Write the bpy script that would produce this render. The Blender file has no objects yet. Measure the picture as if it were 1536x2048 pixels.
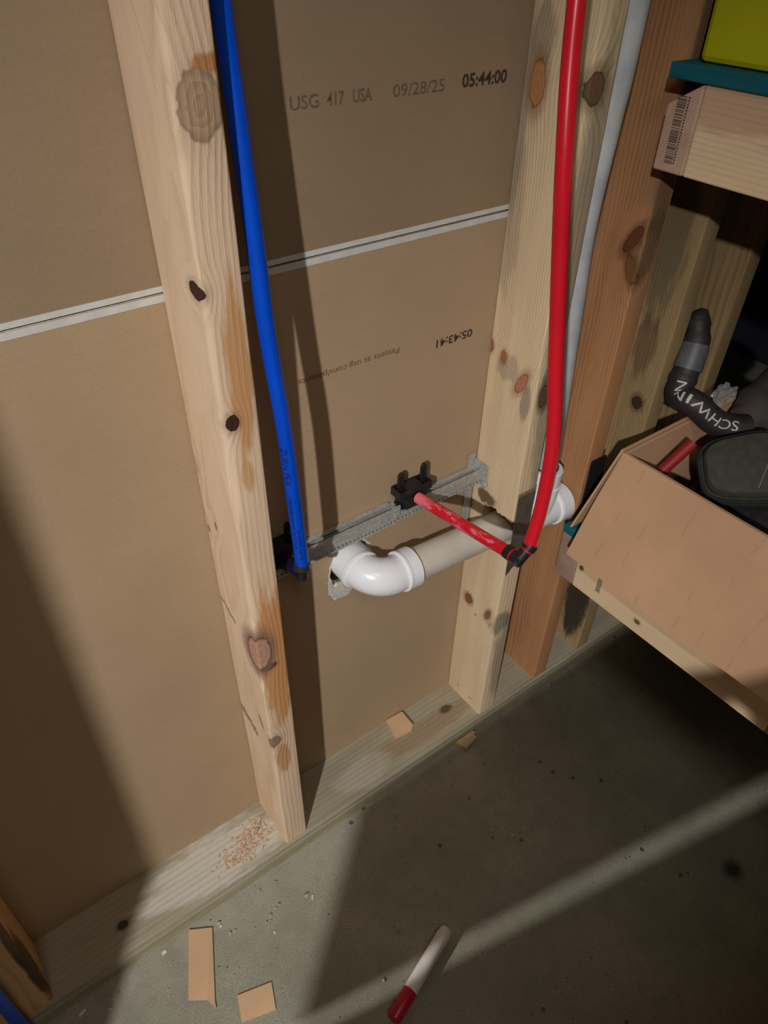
import bpy, bmesh, math, random
from mathutils import Vector, Matrix, noise as mnoise
random.seed(7)
V = Vector
S = bpy.context.scene
COL = S.collection

# ---------------- camera ----------------
cd = bpy.data.cameras.new('camera'); cam = bpy.data.objects.new('camera', cd); COL.objects.link(cam)
cd.sensor_fit = 'VERTICAL'; cd.sensor_height = 36; cd.lens = 1478.76 / 2048 * 36; cd.clip_start = .01
cam.matrix_world = (Matrix.Translation((-0.23814, -0.62792, 1.19973)) @ Matrix.Rotation(-.65751, 4, 'Z')
                    @ Matrix.Rotation(.88171, 4, 'X') @ Matrix.Rotation(.02724, 4, 'Z'))
S.camera = cam
# ---------------- world, lights, exposure ----------------
S.view_settings.view_transform = 'Standard'; S.view_settings.look = 'None'
S.view_settings.gamma = 1; S.view_settings.use_curve_mapping = False
S.view_settings.exposure = -0.1
w = bpy.data.worlds.new('world'); S.world = w; w.use_nodes = True
w.node_tree.nodes['Background'].inputs[0].default_value = (.9, .95, 1, 1)
w.node_tree.nodes['Background'].inputs[1].default_value = .012

def lamp(name, kind, loc, target, energy, color, **kw):
    d = bpy.data.lights.new(name, kind); d.energy = energy; d.color = color
    for k, v in kw.items(): setattr(d, k, v)
    o = bpy.data.objects.new(name, d); COL.objects.link(o); o.location = loc
    o.rotation_euler = (V(target) - V(loc)).to_track_quat('-Z', 'Y').to_euler()
    return o
# work lamp beyond the opening on the left, aimed at the lower wall
lamp('work_lamp', 'SPOT', (-1.85, -1.80, 2.20), (.04, -.02, .24), 300, (1, .985, .96), spot_size=.77, spot_blend=1.0, shadow_soft_size=.028)
# soft fill light added overhead, behind the camera
lamp('ceiling_fill', 'AREA', (-.5, -1.3, 2.35), (.1, -.3, .3), 5.6, (1, .93, .84), shape='DISK', size=.5)
# bulb of the next room, shining through the slit added in the left partition
lamp('hall_lamp', 'SPOT', (-3.5, .39, 2.20), (-.75, -.174, .60), 450, (1, .97, .95), spot_size=.36, spot_blend=.3, shadow_soft_size=.028)

# ---------------- helpers ----------------
def tag(o, label=None, cat=None, group=None, kind=None):
    if label: o['label'] = label
    if cat: o['category'] = cat
    if group: o['group'] = group
    if kind: o['kind'] = kind
    return o
def empty(name, loc, label=None, cat=None, group=None, kind=None):
    o = bpy.data.objects.new(name, None); COL.objects.link(o); o.location = loc
    o.empty_display_size = .02
    return tag(o, label, cat, group, kind)
def wloc(o):
    v = V(o.location)
    while o.parent: o = o.parent; v += V(o.location)
    return v
def mk(name, bm, mat, loc=None, parent=None, smooth=False, bev=0):
    """bm is in world coordinates; the object's origin goes to loc (or the parent's)"""
    loc = V(loc) if loc is not None else (wloc(parent) if parent else V((0, 0, 0)))
    bmesh.ops.translate(bm, verts=bm.verts, vec=-loc)
    bmesh.ops.recalc_face_normals(bm, faces=bm.faces)
    me = bpy.data.meshes.new(name); bm.to_mesh(me); bm.free()
    if not isinstance(mat, (list, tuple)): mat = [mat]
    for m in mat: me.materials.append(m)
    o = bpy.data.objects.new(name, me); COL.objects.link(o)
    if parent: o.parent = parent; o.location = loc - wloc(parent)
    else: o.location = loc
    if smooth:
        for p in me.polygons: p.use_smooth = True
    if smooth == 'auto': me.set_sharp_from_angle(angle=math.radians(35))
    if bev:
        b = o.modifiers.new('bevel', 'BEVEL'); b.width = bev; b.segments = 2; b.limit_method = 'ANGLE'
    return o
def box(bm, x0, x1, y0, y1, z0, z1, mi=0):
    vs = [bm.verts.new(p) for p in ((x0,y0,z0),(x1,y0,z0),(x1,y1,z0),(x0,y1,z0),(x0,y0,z1),(x1,y0,z1),(x1,y1,z1),(x0,y1,z1))]
    for f in ((0,3,2,1),(4,5,6,7),(0,1,5,4),(1,2,6,5),(2,3,7,6),(3,0,4,7)):
        bm.faces.new([vs[i] for i in f]).material_index = mi
    return vs
def hexa(bm, pts, mi=0):
    vs = [bm.verts.new(p) for p in pts]
    for f in ((0,3,2,1),(4,5,6,7),(0,1,5,4),(1,2,6,5),(2,3,7,6),(3,0,4,7)):
        bm.faces.new([vs[i] for i in f]).material_index = mi
def nb(): return bmesh.new()
def catmull(P, n=8):
    P = [V(p) for p in P]
    if len(P) < 3: return P
    Q = [P[0]*2-P[1]] + P + [P[-1]*2-P[-2]]; out = []
    for i in range(1, len(Q)-2):
        a, b, c, d = Q[i-1:i+3]
        for k in range(n):
            t = k/n
            out.append(.5*((2*b)+(c-a)*t+(2*a-5*b+4*c-d)*t*t+(3*b-a-3*c+d)*t**3))
    out.append(P[-1]); return out
def frames(P, ref=V((0, -1, 0))):
    """tangent, n, b along a polyline; n stays close to ref"""
    F = []; n = ref
    for i, p in enumerate(P):
        t = (P[min(i+1, len(P)-1)] - P[max(i-1, 0)]).normalized()
        m = ref - t*ref.dot(t)
        n = m.normalized() if m.length > .05 else (n - t*n.dot(t)).normalized()
        F.append((t, n, t.cross(n)))
    return F
def sweep(bm, P, rad, seg=24, caps=True, ref=V((0, -1, 0)), mi=0, wob=None):
    P = [V(p) for p in P]; F = frames(P, ref); rings = []
    for i, p in enumerate(P):
        r = rad[i] if isinstance(rad, (list, tuple)) else rad
        ring = []
        for k in range(seg):
            a = 2*math.pi*k/seg; rr = r*(wob(i, k) if wob else 1)
            ring.append(bm.verts.new(p + (F[i][1]*math.cos(a) + F[i][2]*math.sin(a))*rr))
        rings.append(ring)
    for i in range(len(rings)-1):
        for k in range(seg):
            bm.faces.new((rings[i][k], rings[i][(k+1) % seg], rings[i+1][(k+1) % seg], rings[i+1][k])).material_index = mi
    if caps:
        bm.faces.new(rings[0][::-1]).material_index = mi; bm.faces.new(rings[-1]).material_index = mi
    return rings
def lathe(bm, a, d, prof, seg=32, ref=V((0, -1, .2)), mi=0):
    """prof: (distance along d, radius); closed with caps"""
    a = V(a); d = V(d).normalized(); n = (V(ref) - d*V(ref).dot(d))
    n = n.normalized() if n.length > 1e-5 else d.orthogonal().normalized(); b = d.cross(n)
    rings = []
    for s, r in prof:
        rings.append([bm.verts.new(a + d*s + (n*math.cos(2*math.pi*k/seg) + b*math.sin(2*math.pi*k/seg))*r) for k in range(seg)])
    for i in range(len(rings)-1):
        for k in range(seg):
            bm.faces.new((rings[i][k], rings[i][(k+1) % seg], rings[i+1][(k+1) % seg], rings[i+1][k])).material_index = mi
    bm.faces.new(rings[0][::-1]).material_index = mi; bm.faces.new(rings[-1]).material_index = mi
def text_mesh(s, size, bold=0, align='LEFT', spacing=1.0):
    c = bpy.data.curves.new('txt', 'FONT'); c.body = s; c.size = size; c.offset = bold; c.align_x = align
    c.space_character = spacing; c.resolution_u = 3
    o = bpy.data.objects.new('txt', c); COL.objects.link(o)
    dg = bpy.context.evaluated_depsgraph_get(); dg.update()
    me = bpy.data.meshes.new_from_object(o.evaluated_get(dg)); bm = nb(); bm.from_mesh(me)
    bpy.data.objects.remove(o); bpy.data.meshes.remove(me); bpy.data.curves.remove(c)
    return bm
def text_on(name, s, size, org, right, up, mat, parent, width=None, bold=0):
    bm = text_mesh(s, size, bold)
    if width:
        wd = max(v.co.x for v in bm.verts) - min(v.co.x for v in bm.verts)
        for v in bm.verts: v.co.x *= width/wd
    r = V(right).normalized(); u = V(up).normalized(); n = r.cross(u); o_ = V(org) + n*.0004
    for v in bm.verts: v.co = o_ + r*v.co.x + u*v.co.y
    return mk(name, bm, mat, parent=parent)
def text_on_tube(name, s, size, P, rad, s0, ang, mat, parent, width=None, flip=1, ref=V((0, -1, 0)), bold=0):
    bm = text_mesh(s, size, bold)
    wd = max(v.co.x for v in bm.verts)
    k = width/wd if width else 1
    L = [0]
    for i in range(1, len(P)): L.append(L[-1] + (P[i]-P[i-1]).length)
    F = frames(P, ref)
    bmesh.ops.subdivide_edges(bm, edges=[e for e in bm.edges if e.calc_length() > size*.25], cuts=2)
    for v in bm.verts:
        sx = s0 + flip*v.co.x*k; i = 0
        while i < len(L)-2 and L[i+1] < sx: i += 1
        t = (sx-L[i])/max(1e-9, L[i+1]-L[i]); p = P[i].lerp(P[i+1], t)
        n = F[i][1].lerp(F[i+1][1], t); b = F[i][2].lerp(F[i+1][2], t)
        r = rad if not callable(rad) else rad(sx)
        a = ang - flip*(v.co.y-size*.35)/r
        v.co = p + (n*math.cos(a) + b*math.sin(a))*(r+.0004)
    return mk(name, bm, mat, parent=parent)

# ---------------- node DSL ----------------
class NT:
    def __init__(s, name):
        s.m = bpy.data.materials.new(name); s.m.use_nodes = True; s.t = s.m.node_tree
        s.b = s.t.nodes['Principled BSDF']
        s.tc = s.t.nodes.new('ShaderNodeTexCoord')
    def n(s, typ, **kw):
        x = s.t.nodes.new(typ)
        for k, v in kw.items(): setattr(x, k, v)
        return x
    def put(s, sock, v):
        if isinstance(v, bpy.types.NodeSocket): s.t.links.new(v, sock)
        else:
            if isinstance(v, (tuple, list)) and sock.type == 'RGBA' and len(v) == 3: v = (*v, 1)
            sock.default_value = v
    def math(s, op, a, b=0., c=None, clamp=False):
        x = s.n('ShaderNodeMath', operation=op, use_clamp=clamp); s.put(x.inputs[0], a)
        if op not in ('SQRT', 'FRACT', 'SINE', 'ABSOLUTE', 'EXPONENT'): s.put(x.inputs[1], b)
        if c is not None: s.put(x.inputs[2], c)
        return x.outputs[0]
    def vm(s, op, a, b=(0, 0, 0)):
        x = s.n('ShaderNodeVectorMath', operation=op); s.put(x.inputs[0], a)
        if op != 'LENGTH': s.put(x.inputs[1], b)
        return x.outputs['Value' if op in ('LENGTH', 'DISTANCE', 'DOT_PRODUCT') else 'Vector']
    def noise(s, v, scale=1., detail=3., rough=.5, dist=0.):
        x = s.n('ShaderNodeTexNoise'); s.put(x.inputs['Vector'], v); x.inputs['Scale'].default_value = scale
        x.inputs['Detail'].default_value = detail; x.inputs['Roughness'].default_value = rough
        x.inputs['Distortion'].default_value = dist
        return x.outputs['Fac']
    def voro(s, v, scale, feature='F1'):
        x = s.n('ShaderNodeTexVoronoi', feature=feature); s.put(x.inputs['Vector'], v); x.inputs['Scale'].default_value = scale
        return x.outputs['Distance']
    def ss(s, v, a, b, o0=0., o1=1.):
        x = s.n('ShaderNodeMapRange', interpolation_type='SMOOTHSTEP'); s.put(x.inputs[0], v)
        x.inputs[1].default_value = a; x.inputs[2].default_value = b; x.inputs[3].default_value = o0; x.inputs[4].default_value = o1
        return x.outputs[0]
    def mix(s, f, a, b, mode='MIX'):
        x = s.n('ShaderNodeMix', data_type='RGBA', blend_type=mode); s.put(x.inputs[0], f); s.put(x.inputs[6], a); s.put(x.inputs[7], b)
        return x.outputs[2]
    def pos(s, origin=(0, 0, 0)):
        return s.vm('ADD', s.tc.outputs['Object'], tuple(origin))
    def bump(s, h, strength=.3, dist=.001):
        x = s.n('ShaderNodeBump'); s.put(x.inputs['Height'], h); x.inputs['Strength'].default_value = strength
        x.inputs['Distance'].default_value = dist; s.t.links.new(x.outputs[0], s.b.inputs['Normal'])
    def done(s, col, rough=.6, metal=0., spec=None):
        s.put(s.b.inputs['Base Color'], col); s.put(s.b.inputs['Roughness'], rough); s.put(s.b.inputs['Metallic'], metal)
        if spec is not None: s.b.inputs['Specular IOR Level'].default_value = spec
        return s.m
def L(r, g, b):
    f = lambda c: (c/255/12.92 if c/255 <= .04045 else ((c/255+.055)/1.055)**2.4)
    return (f(r), f(g), f(b))
def plain(name, col, rough=.5, metal=0., var=.12, scale=40, bump=0, spec=None):
    t = NT(name); p = t.pos(); nz = t.noise(p, scale, 4)
    c = t.mix(t.ss(nz, .3, .7), tuple(x*(1-var) for x in col), tuple(min(1, x*(1+var)) for x in col))
    if bump: t.bump(t.noise(p, scale*6, 3), bump, .0006)
    return t.done(c, rough, metal, spec)
def wood(name, ca, cb, axis='Z', pith=(0, 0), knots=(), stains=(), origin=(0, 0, 0), ring=.0045, wob=.012, blotch=.18,
         contrast=.55, rough=.75, bump=.35, fiber=.5):
    """softwood: growth rings about a pith line, fibres along the axis, knots [(centre, radii, tilt, colour, halo)]"""
    t = NT(name); P = t.pos(origin)
    sp = t.n('ShaderNodeSeparateXYZ'); t.put(sp.inputs[0], P); X, Y, Z = sp.outputs
    u, v, ww = {'Z': (X, Y, Z), 'X': (Z, Y, X), 'Y': (X, Z, Y)}[axis]
    def cmb(a, b, c):
        x = t.n('ShaderNodeCombineXYZ'); t.put(x.inputs[0], a); t.put(x.inputs[1], b); t.put(x.inputs[2], c); return x.outputs[0]
    Q = cmb(u, v, ww)
    slow = t.noise(t.vm('MULTIPLY', Q, (9, 9, 2.2)), 1, 2)
    r = t.vm('LENGTH', cmb(t.math('SUBTRACT', u, pith[0]), t.math('SUBTRACT', v, pith[1]), 0.))
    r = t.math('ADD', r, t.math('MULTIPLY', t.math('SUBTRACT', slow, .5), wob*2))
    wav = t.noise(t.vm('MULTIPLY', Q, (60, 60, 14)), 1, 2)
    r = t.math('ADD', r, t.math('MULTIPLY', wav, .0022))
    edge = t.noise(P, 160, 3)
    KD = []
    for c, rad, tilt, kc, halo in knots:
        d = t.vm('SUBTRACT', P, tuple(c))
        if tilt:
            vr = t.n('ShaderNodeVectorRotate', rotation_type='X_AXIS'); t.put(vr.inputs['Vector'], d); vr.inputs['Angle'].default_value = tilt; d = vr.outputs[0]
        ln = t.vm('LENGTH', t.vm('DIVIDE', d, tuple(rad)))
        ln = t.math('ADD', ln, t.math('MULTIPLY', t.math('SUBTRACT', edge, .5), .35))
        KD.append((ln, kc, halo))
        g = t.math('EXPONENT', t.math('MULTIPLY', t.math('MULTIPLY', ln, ln), -.22))
        r = t.math('ADD', r, t.math('MULTIPLY', g, .011))
    ph = t.math('FRACT', t.math('DIVIDE', r, ring))
    late = t.math('MULTIPLY', t.ss(ph, .35, .9), t.ss(ph, .93, 1., 1., 0.))
    late = t.math('MULTIPLY', late, t.ss(t.noise(t.vm('MULTIPLY', Q, (45, 45, 3)), 1, 2), .3, .65, .35, 1.15))
    fib = t.noise(t.vm('MULTIPLY', Q, (900, 900, 22)), 1, 3)
    f = t.math('ADD', t.math('MULTIPLY', late, contrast), t.math('MULTIPLY', t.math('SUBTRACT', fib, .5), fiber), clamp=True)
    col = t.mix(f, ca, cb)
    bl = t.noise(t.vm('MULTIPLY', Q, (22, 22, 5)), 1, 4, .6)
    col = t.mix(t.ss(bl, .3, .7, 0, blotch), col, tuple(x*.55 for x in cb))
    en2 = t.noise(t.vm('MULTIPLY', Q, (70, 70, 16)), 1, 4, .65)
    for c, rad, sc, amt in stains:
        ln = t.vm('LENGTH', t.vm('DIVIDE', t.vm('SUBTRACT', P, tuple(c)), tuple(rad)))
        ln = t.math('ADD', ln, t.math('MULTIPLY', t.math('SUBTRACT', en2, .5), 1.3))
        a = t.ss(ln, .65, 1.1, amt, 0)
        tgt = t.mix(t.math('MULTIPLY', late, .45), sc, tuple(x*.6 for x in sc))
        col = t.mix(a, col, tgt)
    for ln, kc, halo in KD:
        col = t.mix(t.ss(ln, 1.0, 1.9, halo, 0), col, tuple(x*.45 for x in kc))
        rg = t.math('FRACT', t.math('MULTIPLY', ln, 3.2))
        kcol = t.mix(t.math('MULTIPLY', rg, .5), kc, tuple(x*.5 for x in kc))
        kcol = t.mix(t.math('MULTIPLY', t.ss(ln, .8, .98), t.math('ADD', .12, halo, clamp=True)), kcol, tuple(x*.15 for x in kc))
        col = t.mix(t.ss(ln, .92, 1.04, 1, 0), col, kcol)
    h = t.math('ADD', t.math('MULTIPLY', fib, .7), t.math('MULTIPLY', late, .6)); t.bump(h, bump, .0008)
    return t.done(col, rough, 0, .3)

# ---------------- materials ----------------
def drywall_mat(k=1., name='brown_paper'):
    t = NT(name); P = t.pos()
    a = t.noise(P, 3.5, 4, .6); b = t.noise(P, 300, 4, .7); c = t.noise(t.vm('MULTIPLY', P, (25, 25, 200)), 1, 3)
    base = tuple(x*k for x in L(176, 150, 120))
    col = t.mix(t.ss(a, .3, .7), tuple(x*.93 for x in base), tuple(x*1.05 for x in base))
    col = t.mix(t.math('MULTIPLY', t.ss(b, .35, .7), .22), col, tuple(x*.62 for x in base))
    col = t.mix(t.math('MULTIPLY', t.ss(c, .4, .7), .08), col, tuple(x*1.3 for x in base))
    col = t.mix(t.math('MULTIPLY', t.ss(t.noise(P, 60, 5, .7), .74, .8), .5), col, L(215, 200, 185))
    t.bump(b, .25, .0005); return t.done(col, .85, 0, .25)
PAPER = drywall_mat(); PAPERU = drywall_mat(.72, 'upper_dimmed_paper')  # upper sheet a little darker; darkened further for light fading upward
GYPS = plain('gypsum', L(205, 200, 190), .95, var=.2, scale=220, bump=.8)
WPAPER = plain('white_edge_paper', L(205, 203, 198), .8, var=.06, scale=60)
INK = plain('printed_ink', L(62, 48, 38), .9, var=.25, scale=500)
INKF = plain('faded_ink', L(112, 88, 66), .9, var=.25, scale=500)
def concrete():
    t = NT('concrete'); P = t.pos()
    a = t.noise(P, 4, 6, .65); b = t.noise(P, 40, 6, .7); c = t.noise(P, 420, 3, .6)
    base = L(164, 161, 143)
    col = t.mix(t.ss(a, .3, .7), tuple(x*.72 for x in base), tuple(x*1.12 for x in base))
    col = t.mix(t.math('MULTIPLY', t.ss(b, .4, .75), .45), col, tuple(x*.62 for x in base))
    col = t.mix(t.math('MULTIPLY', t.ss(c, .38, .72), .75), col, tuple(x*.5 for x in base))
    col = t.mix(t.math('MULTIPLY', t.ss(t.noise(P, 750, 2, .6), .62, .75), .4), col, tuple(min(1, x*1.5) for x in base))
    sp = t.n('ShaderNodeSeparateXYZ'); t.put(sp.inputs[0], P)
    # plaster dust swept against the plate
    near = t.ss(t.math('ADD', sp.outputs[1], t.math('MULTIPLY', t.math('SUBTRACT', b, .5), .10)), -.19, -.10)
    col = t.mix(t.math('MULTIPLY', near, t.ss(t.noise(P, 22, 5, .7), .35, .7, .1, .65)), col, L(178, 170, 156))
    col = t.mix(t.ss(t.noise(P, 9, 5, .75), .58, .75, 0, .35), col, L(168, 160, 146))
    pit = t.voro(t.vm('ADD', P, (0, 0, .013)), 24); pit2 = t.voro(P, 70)
    rare = t.ss(t.noise(P, 11, 2), .5, .56)
    pm = t.math('MULTIPLY', t.ss(pit, .05, .11, 1, 0), rare); pm2 = t.math('MULTIPLY', t.ss(pit2, .05, .13, 1, 0), t.ss(t.noise(P, 17, 2), .52, .6))
    col = t.mix(t.math('MULTIPLY', pm, .8), col, tuple(x*.25 for x in base))
    col = t.mix(t.math('MULTIPLY', pm2, .6), col, tuple(x*.3 for x in base))
    d = t.math('ADD', t.vm('LENGTH', t.vm('SUBTRACT', P, (.5685, -.5346, 0))), t.math('MULTIPLY', t.math('SUBTRACT', b, .5), .02))
    col = t.mix(t.ss(d, .004, .026, .85, 0), col, L(35, 35, 38))
    h = t.math('SUBTRACT', t.math('ADD', t.math('MULTIPLY', b, .5), t.math('MULTIPLY', c, .25)), t.math('ADD', pm, pm2))
    t.bump(h, .8, .0018); return t.done(col, .68, 0, .35)
CONC = concrete()
def board(name, base, lines=0.):
    t = NT(name); P = t.pos()
    b = t.noise(P, 380, 4, .7); a = t.noise(P, 7, 4)
    col = t.mix(t.ss(a, .3, .7), tuple(x*.9 for x in base), tuple(x*1.06 for x in base))
    col = t.mix(t.math('MULTIPLY', t.ss(b, .35, .7), .16), col, tuple(x*.65 for x in base))
    h = b
    if lines:
        sp = t.n('ShaderNodeSeparateXYZ'); t.put(sp.inputs[0], P)
        wv = t.math('ADD', t.math('MULTIPLY', sp.outputs[1], 1/lines), t.math('MULTIPLY', t.noise(t.vm('MULTIPLY', P, (4, 14, 4)), 1, 2), 1.1))
        fl = t.math('ABSOLUTE', t.math('SUBTRACT', t.math('FRACT', wv), .5))
        cr = t.ss(fl, 0., .07, 1, 0)
        cr = t.math('MULTIPLY', cr, t.ss(t.noise(t.vm('MULTIPLY', P, (3, 5, 9)), 3, 2), .45, .6))
        h = t.math('SUBTRACT', t.math('MULTIPLY', b, .25), t.math('MULTIPLY', cr, .4))
        col = t.mix(t.math('MULTIPLY', cr, .25), col, tuple(x*.6 for x in base))
    t.bump(h, .5, .0012); return t.done(col, .8, 0, .25)
CARD = board('cardboard', L(196, 155, 120), .047)
CARDP = board('scrap_cardboard', L(216, 180, 142))
GALV = None
def galv():
    t = NT('galvanised_steel'); P = t.pos(); a = t.noise(P, 260, 2); b = t.noise(t.vm('MULTIPLY', P, (60, 260, 260)), 1, 4)
    col = t.mix(t.ss(a, .35, .65), L(168, 168, 164), L(192, 192, 188)); col = t.mix(t.math('MULTIPLY', t.ss(b, .45, .75), .3), col, L(128, 128, 122))
    return t.done(col, t.ss(b, .3, .7, .38, .55), .35)
GALV = galv()
STEEL = plain('dark_nail_plate_steel', L(104, 100, 95), .5, .5, .15, 60)
STEELD = plain('black_nail_plate_steel', L(45, 44, 44), .45, .4, .15, 60)
def white_pvc():
    t = NT('white_pvc'); P = t.pos(); a = t.noise(t.vm('ADD', P, (.31, .2, .1)), 55, 5, .6)
    return t.done(t.mix(t.ss(a, .71, .76, 0, .6), L(236, 237, 241), L(150, 138, 118)), t.ss(a, .4, .7, .24, .36))
PVCW = white_pvc()
PVCG = plain('pipe_pvc', L(205, 197, 184), .42, 0, .06, 30)
def vent_mat():
    t = NT('grey_pvc'); P = t.pos(); a = t.noise(P, 30, 4)
    col = t.mix(t.ss(a, .3, .7), L(176, 180, 184), L(196, 199, 201))
    sc = t.noise(t.vm('MULTIPLY', P, (150, 150, 60)), 1, 5, .7); col = t.mix(t.ss(sc, .70, .76, 0, .8), col, L(60, 60, 62))
    return t.done(col, .4)
PVCV = vent_mat()
RED = plain('red_tube', L(212, 26, 42), .30, 0, .06, 14)
def red_scratch():
    t = NT('frosted_red_tube'); P = t.pos()
    n1 = t.noise(t.vm('MULTIPLY', P, (170, 38, 170)), 1, 5, .7, .6); sp = t.n('ShaderNodeSeparateXYZ'); t.put(sp.inputs[0], P)
    tip = t.ss(t.math('ADD', sp.outputs[1], t.math('MULTIPLY', n1, .03)), .085, .12)
    f = t.math('MAXIMUM', t.ss(n1, .52, .62, 0, .7), t.math('MULTIPLY', tip, .8))
    return t.done(t.mix(f, L(205, 22, 40), L(236, 130, 140)), t.ss(f, 0, 1, .3, .6))
REDS = red_scratch()
BLUE = plain('blue_tube', L(0, 74, 200), .30, 0, .08, 14)
BLUEDK = plain('shaded_blue_tube', L(12, 22, 60), .4, 0, .08, 14)  # blue tube darkened: the stub's shade is painted into the colour
BLK = plain('black_plastic', L(30, 30, 32), .42, 0, .1, 60)
CLAMP = plain('clamp_steel', L(85, 85, 85), .35, .7, .1, 60)
REDRING = plain('red_ring', L(170, 30, 30), .5, 0, .05, 60)
TEAL = wood('teal_painted_board', L(20, 104, 118), L(8, 74, 88), 'Y', (.5, 1.0), ring=.003, contrast=.35, blotch=.3)
LIME = plain('lime_plastic', L(178, 178, 14), .42, 0, .07, 9, bump=.35)
MARKW = plain('marker_barrel', L(222, 216, 208), .4, 0, .05, 60)
MARKR = plain('marker_cap', L(190, 24, 46), .35, 0, .06, 60)
FABK = plain('black_fabric', L(34, 32, 34), .9, 0, .3, 120, bump=.6)
DARKW = plain('dark_room_wall', L(40, 42, 60), .95, 0, .1, 8)
OFFW = plain('off_white_paint', L(190, 182, 170), .9, 0, .04, 8)

# ---------------- setting ----------------
def struct(o): o['kind'] = 'structure'; return o
bm = nb(); box(bm, -4.2, 3.0, -3.0, 3.0, -.10, 0); struct(mk('floor', bm, CONC))
bm = nb(); box(bm, -4.2, 3.0, -3.0, 3.0, 2.6, 2.66); struct(mk('ceiling', bm, OFFW))
bm = nb(); box(bm, -.60, 3.0, 1.6, 1.7, 0, 2.6); struct(mk('wall_rear', bm, DARKW))
bm = nb(); box(bm, 2.2, 2.3, -3.0, 1.6, 0, 2.6); struct(mk('wall_right', bm, DARKW))
# unseen left partition, sized for the wall shadow; slit added for the floor streak
bm = nb()
box(bm, -.77, -.75, -.613, -.188, 0, 2.6); box(bm, -.77, -.75, -.164, .012, 0, 2.6); box(bm, -.77, -.75, -.188, -.164, .955, 2.6)
struct(mk('wall_left', bm, OFFW))

# drywall of the room behind, seen from its paper back
wall = empty('wall_back', (0, 0, 0), kind='structure')
SZ = .9245
XL, XR = -.75, .60
def sheet(z0, z1, hole, t0, t1, name, mat, parent):
    c = bpy.data.curves.new('s', 'CURVE'); c.dimensions = '2D'; c.fill_mode = 'BOTH'; c.extrude = (t1-t0)/2
    for loop in [[(XL, z0), (XR, z0), (XR, z1), (XL, z1)]] + hole:
        s = c.splines.new('POLY'); s.points.add(len(loop)-1); s.use_cyclic_u = True
        for p, q in zip(s.points, loop): p.co = (q[0], q[1], 0, 1)
    o = bpy.data.objects.new('s', c); COL.objects.link(o); dg = bpy.context.evaluated_depsgraph_get(); dg.update()
    me = bpy.data.meshes.new_from_object(o.evaluated_get(dg)); b = nb(); b.from_mesh(me)
    bpy.data.objects.remove(o)
    for v in b.verts: v.co = V((v.co.x, (t0+t1)/2 - v.co.z, v.co.y))
    bmesh.ops.remove_doubles(b, verts=b.verts, dist=1e-6)
    return mk(name, b, mat, parent=parent)
def ragged(poly, n, amp, seed):
    rnd = random.Random(seed); out = []
    m = len(poly)
    for i in range(m):
        a, b = V(poly[i]), V(poly[(i+1) % m])
        for k in range(n):
            p = a.lerp(b, k/n); out.append((p.x+rnd.uniform(-amp, amp), p.y+rnd.uniform(-amp, amp)))
    return out
h1 = ragged([(.151, .474), (.158, .506), (.178, .527), (.205, .524), (.224, .500), (.228, .470), (.214, .446), (.186, .420), (.160, .420), (.149, .440)], 6, .0014, 3)
h2 = ragged([(.156, .474), (.162, .503), (.180, .523), (.204, .520), (.220, .498), (.223, .470), (.210, .450), (.182, .446), (.160, .446)], 5, .0016, 4)
lo = sheet(.012, SZ-.0012, [h1], 0, .0012, 'drywall_sheet', PAPER, wall)
lo2 = sheet(.012, SZ-.0012, [h2], .0012, .0127, 'gypsum_core', GYPS, lo)
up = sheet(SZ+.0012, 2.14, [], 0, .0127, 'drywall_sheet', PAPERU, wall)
for o, z0, z1 in ((up, SZ+.0012, SZ+.0066), (lo, SZ-.0080, SZ-.0012)):
    b = nb(); box(b, XL, XR, -.0005, .0, z0, z1); mk('edge_strip', b, WPAPER, parent=o)
RX, UZ = (1, 0, 0), (0, 0, 1)
text_on('printed_text', 'USG', .0155, (.1296, 0, 1.0575), RX, UZ, INKF, up, .030, .0001)
text_on('printed_text', '417', .0155, (.1690, 0, 1.0575), RX, UZ, INKF, up, .0185, .0001)
text_on('printed_text', 'USA', .0155, (.1970, 0, 1.0575), RX, UZ, INKF, up, .0212, .0002)
text_on('printed_text', '09/28/25', .0155, (.2433, 0, 1.0575), RX, UZ, INKF, up, .0633)
text_on('printed_text', '05:44:00', .0165, (.3302, 0, 1.0585), RX, UZ, INK, up, .0615, .0004)
text_on('printed_text', '05:43:41', .0150, (.3808, 0, .7850), (-1, 0, 0), (0, 0, -1), INK, lo, .0597, .0003)
text_on('printed_text', 'Patents at usg.com/patents', .0110, (.2635, 0, .7930), (-1, 0, 0), (0, 0, -1), INKF, lo, .140)

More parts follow.
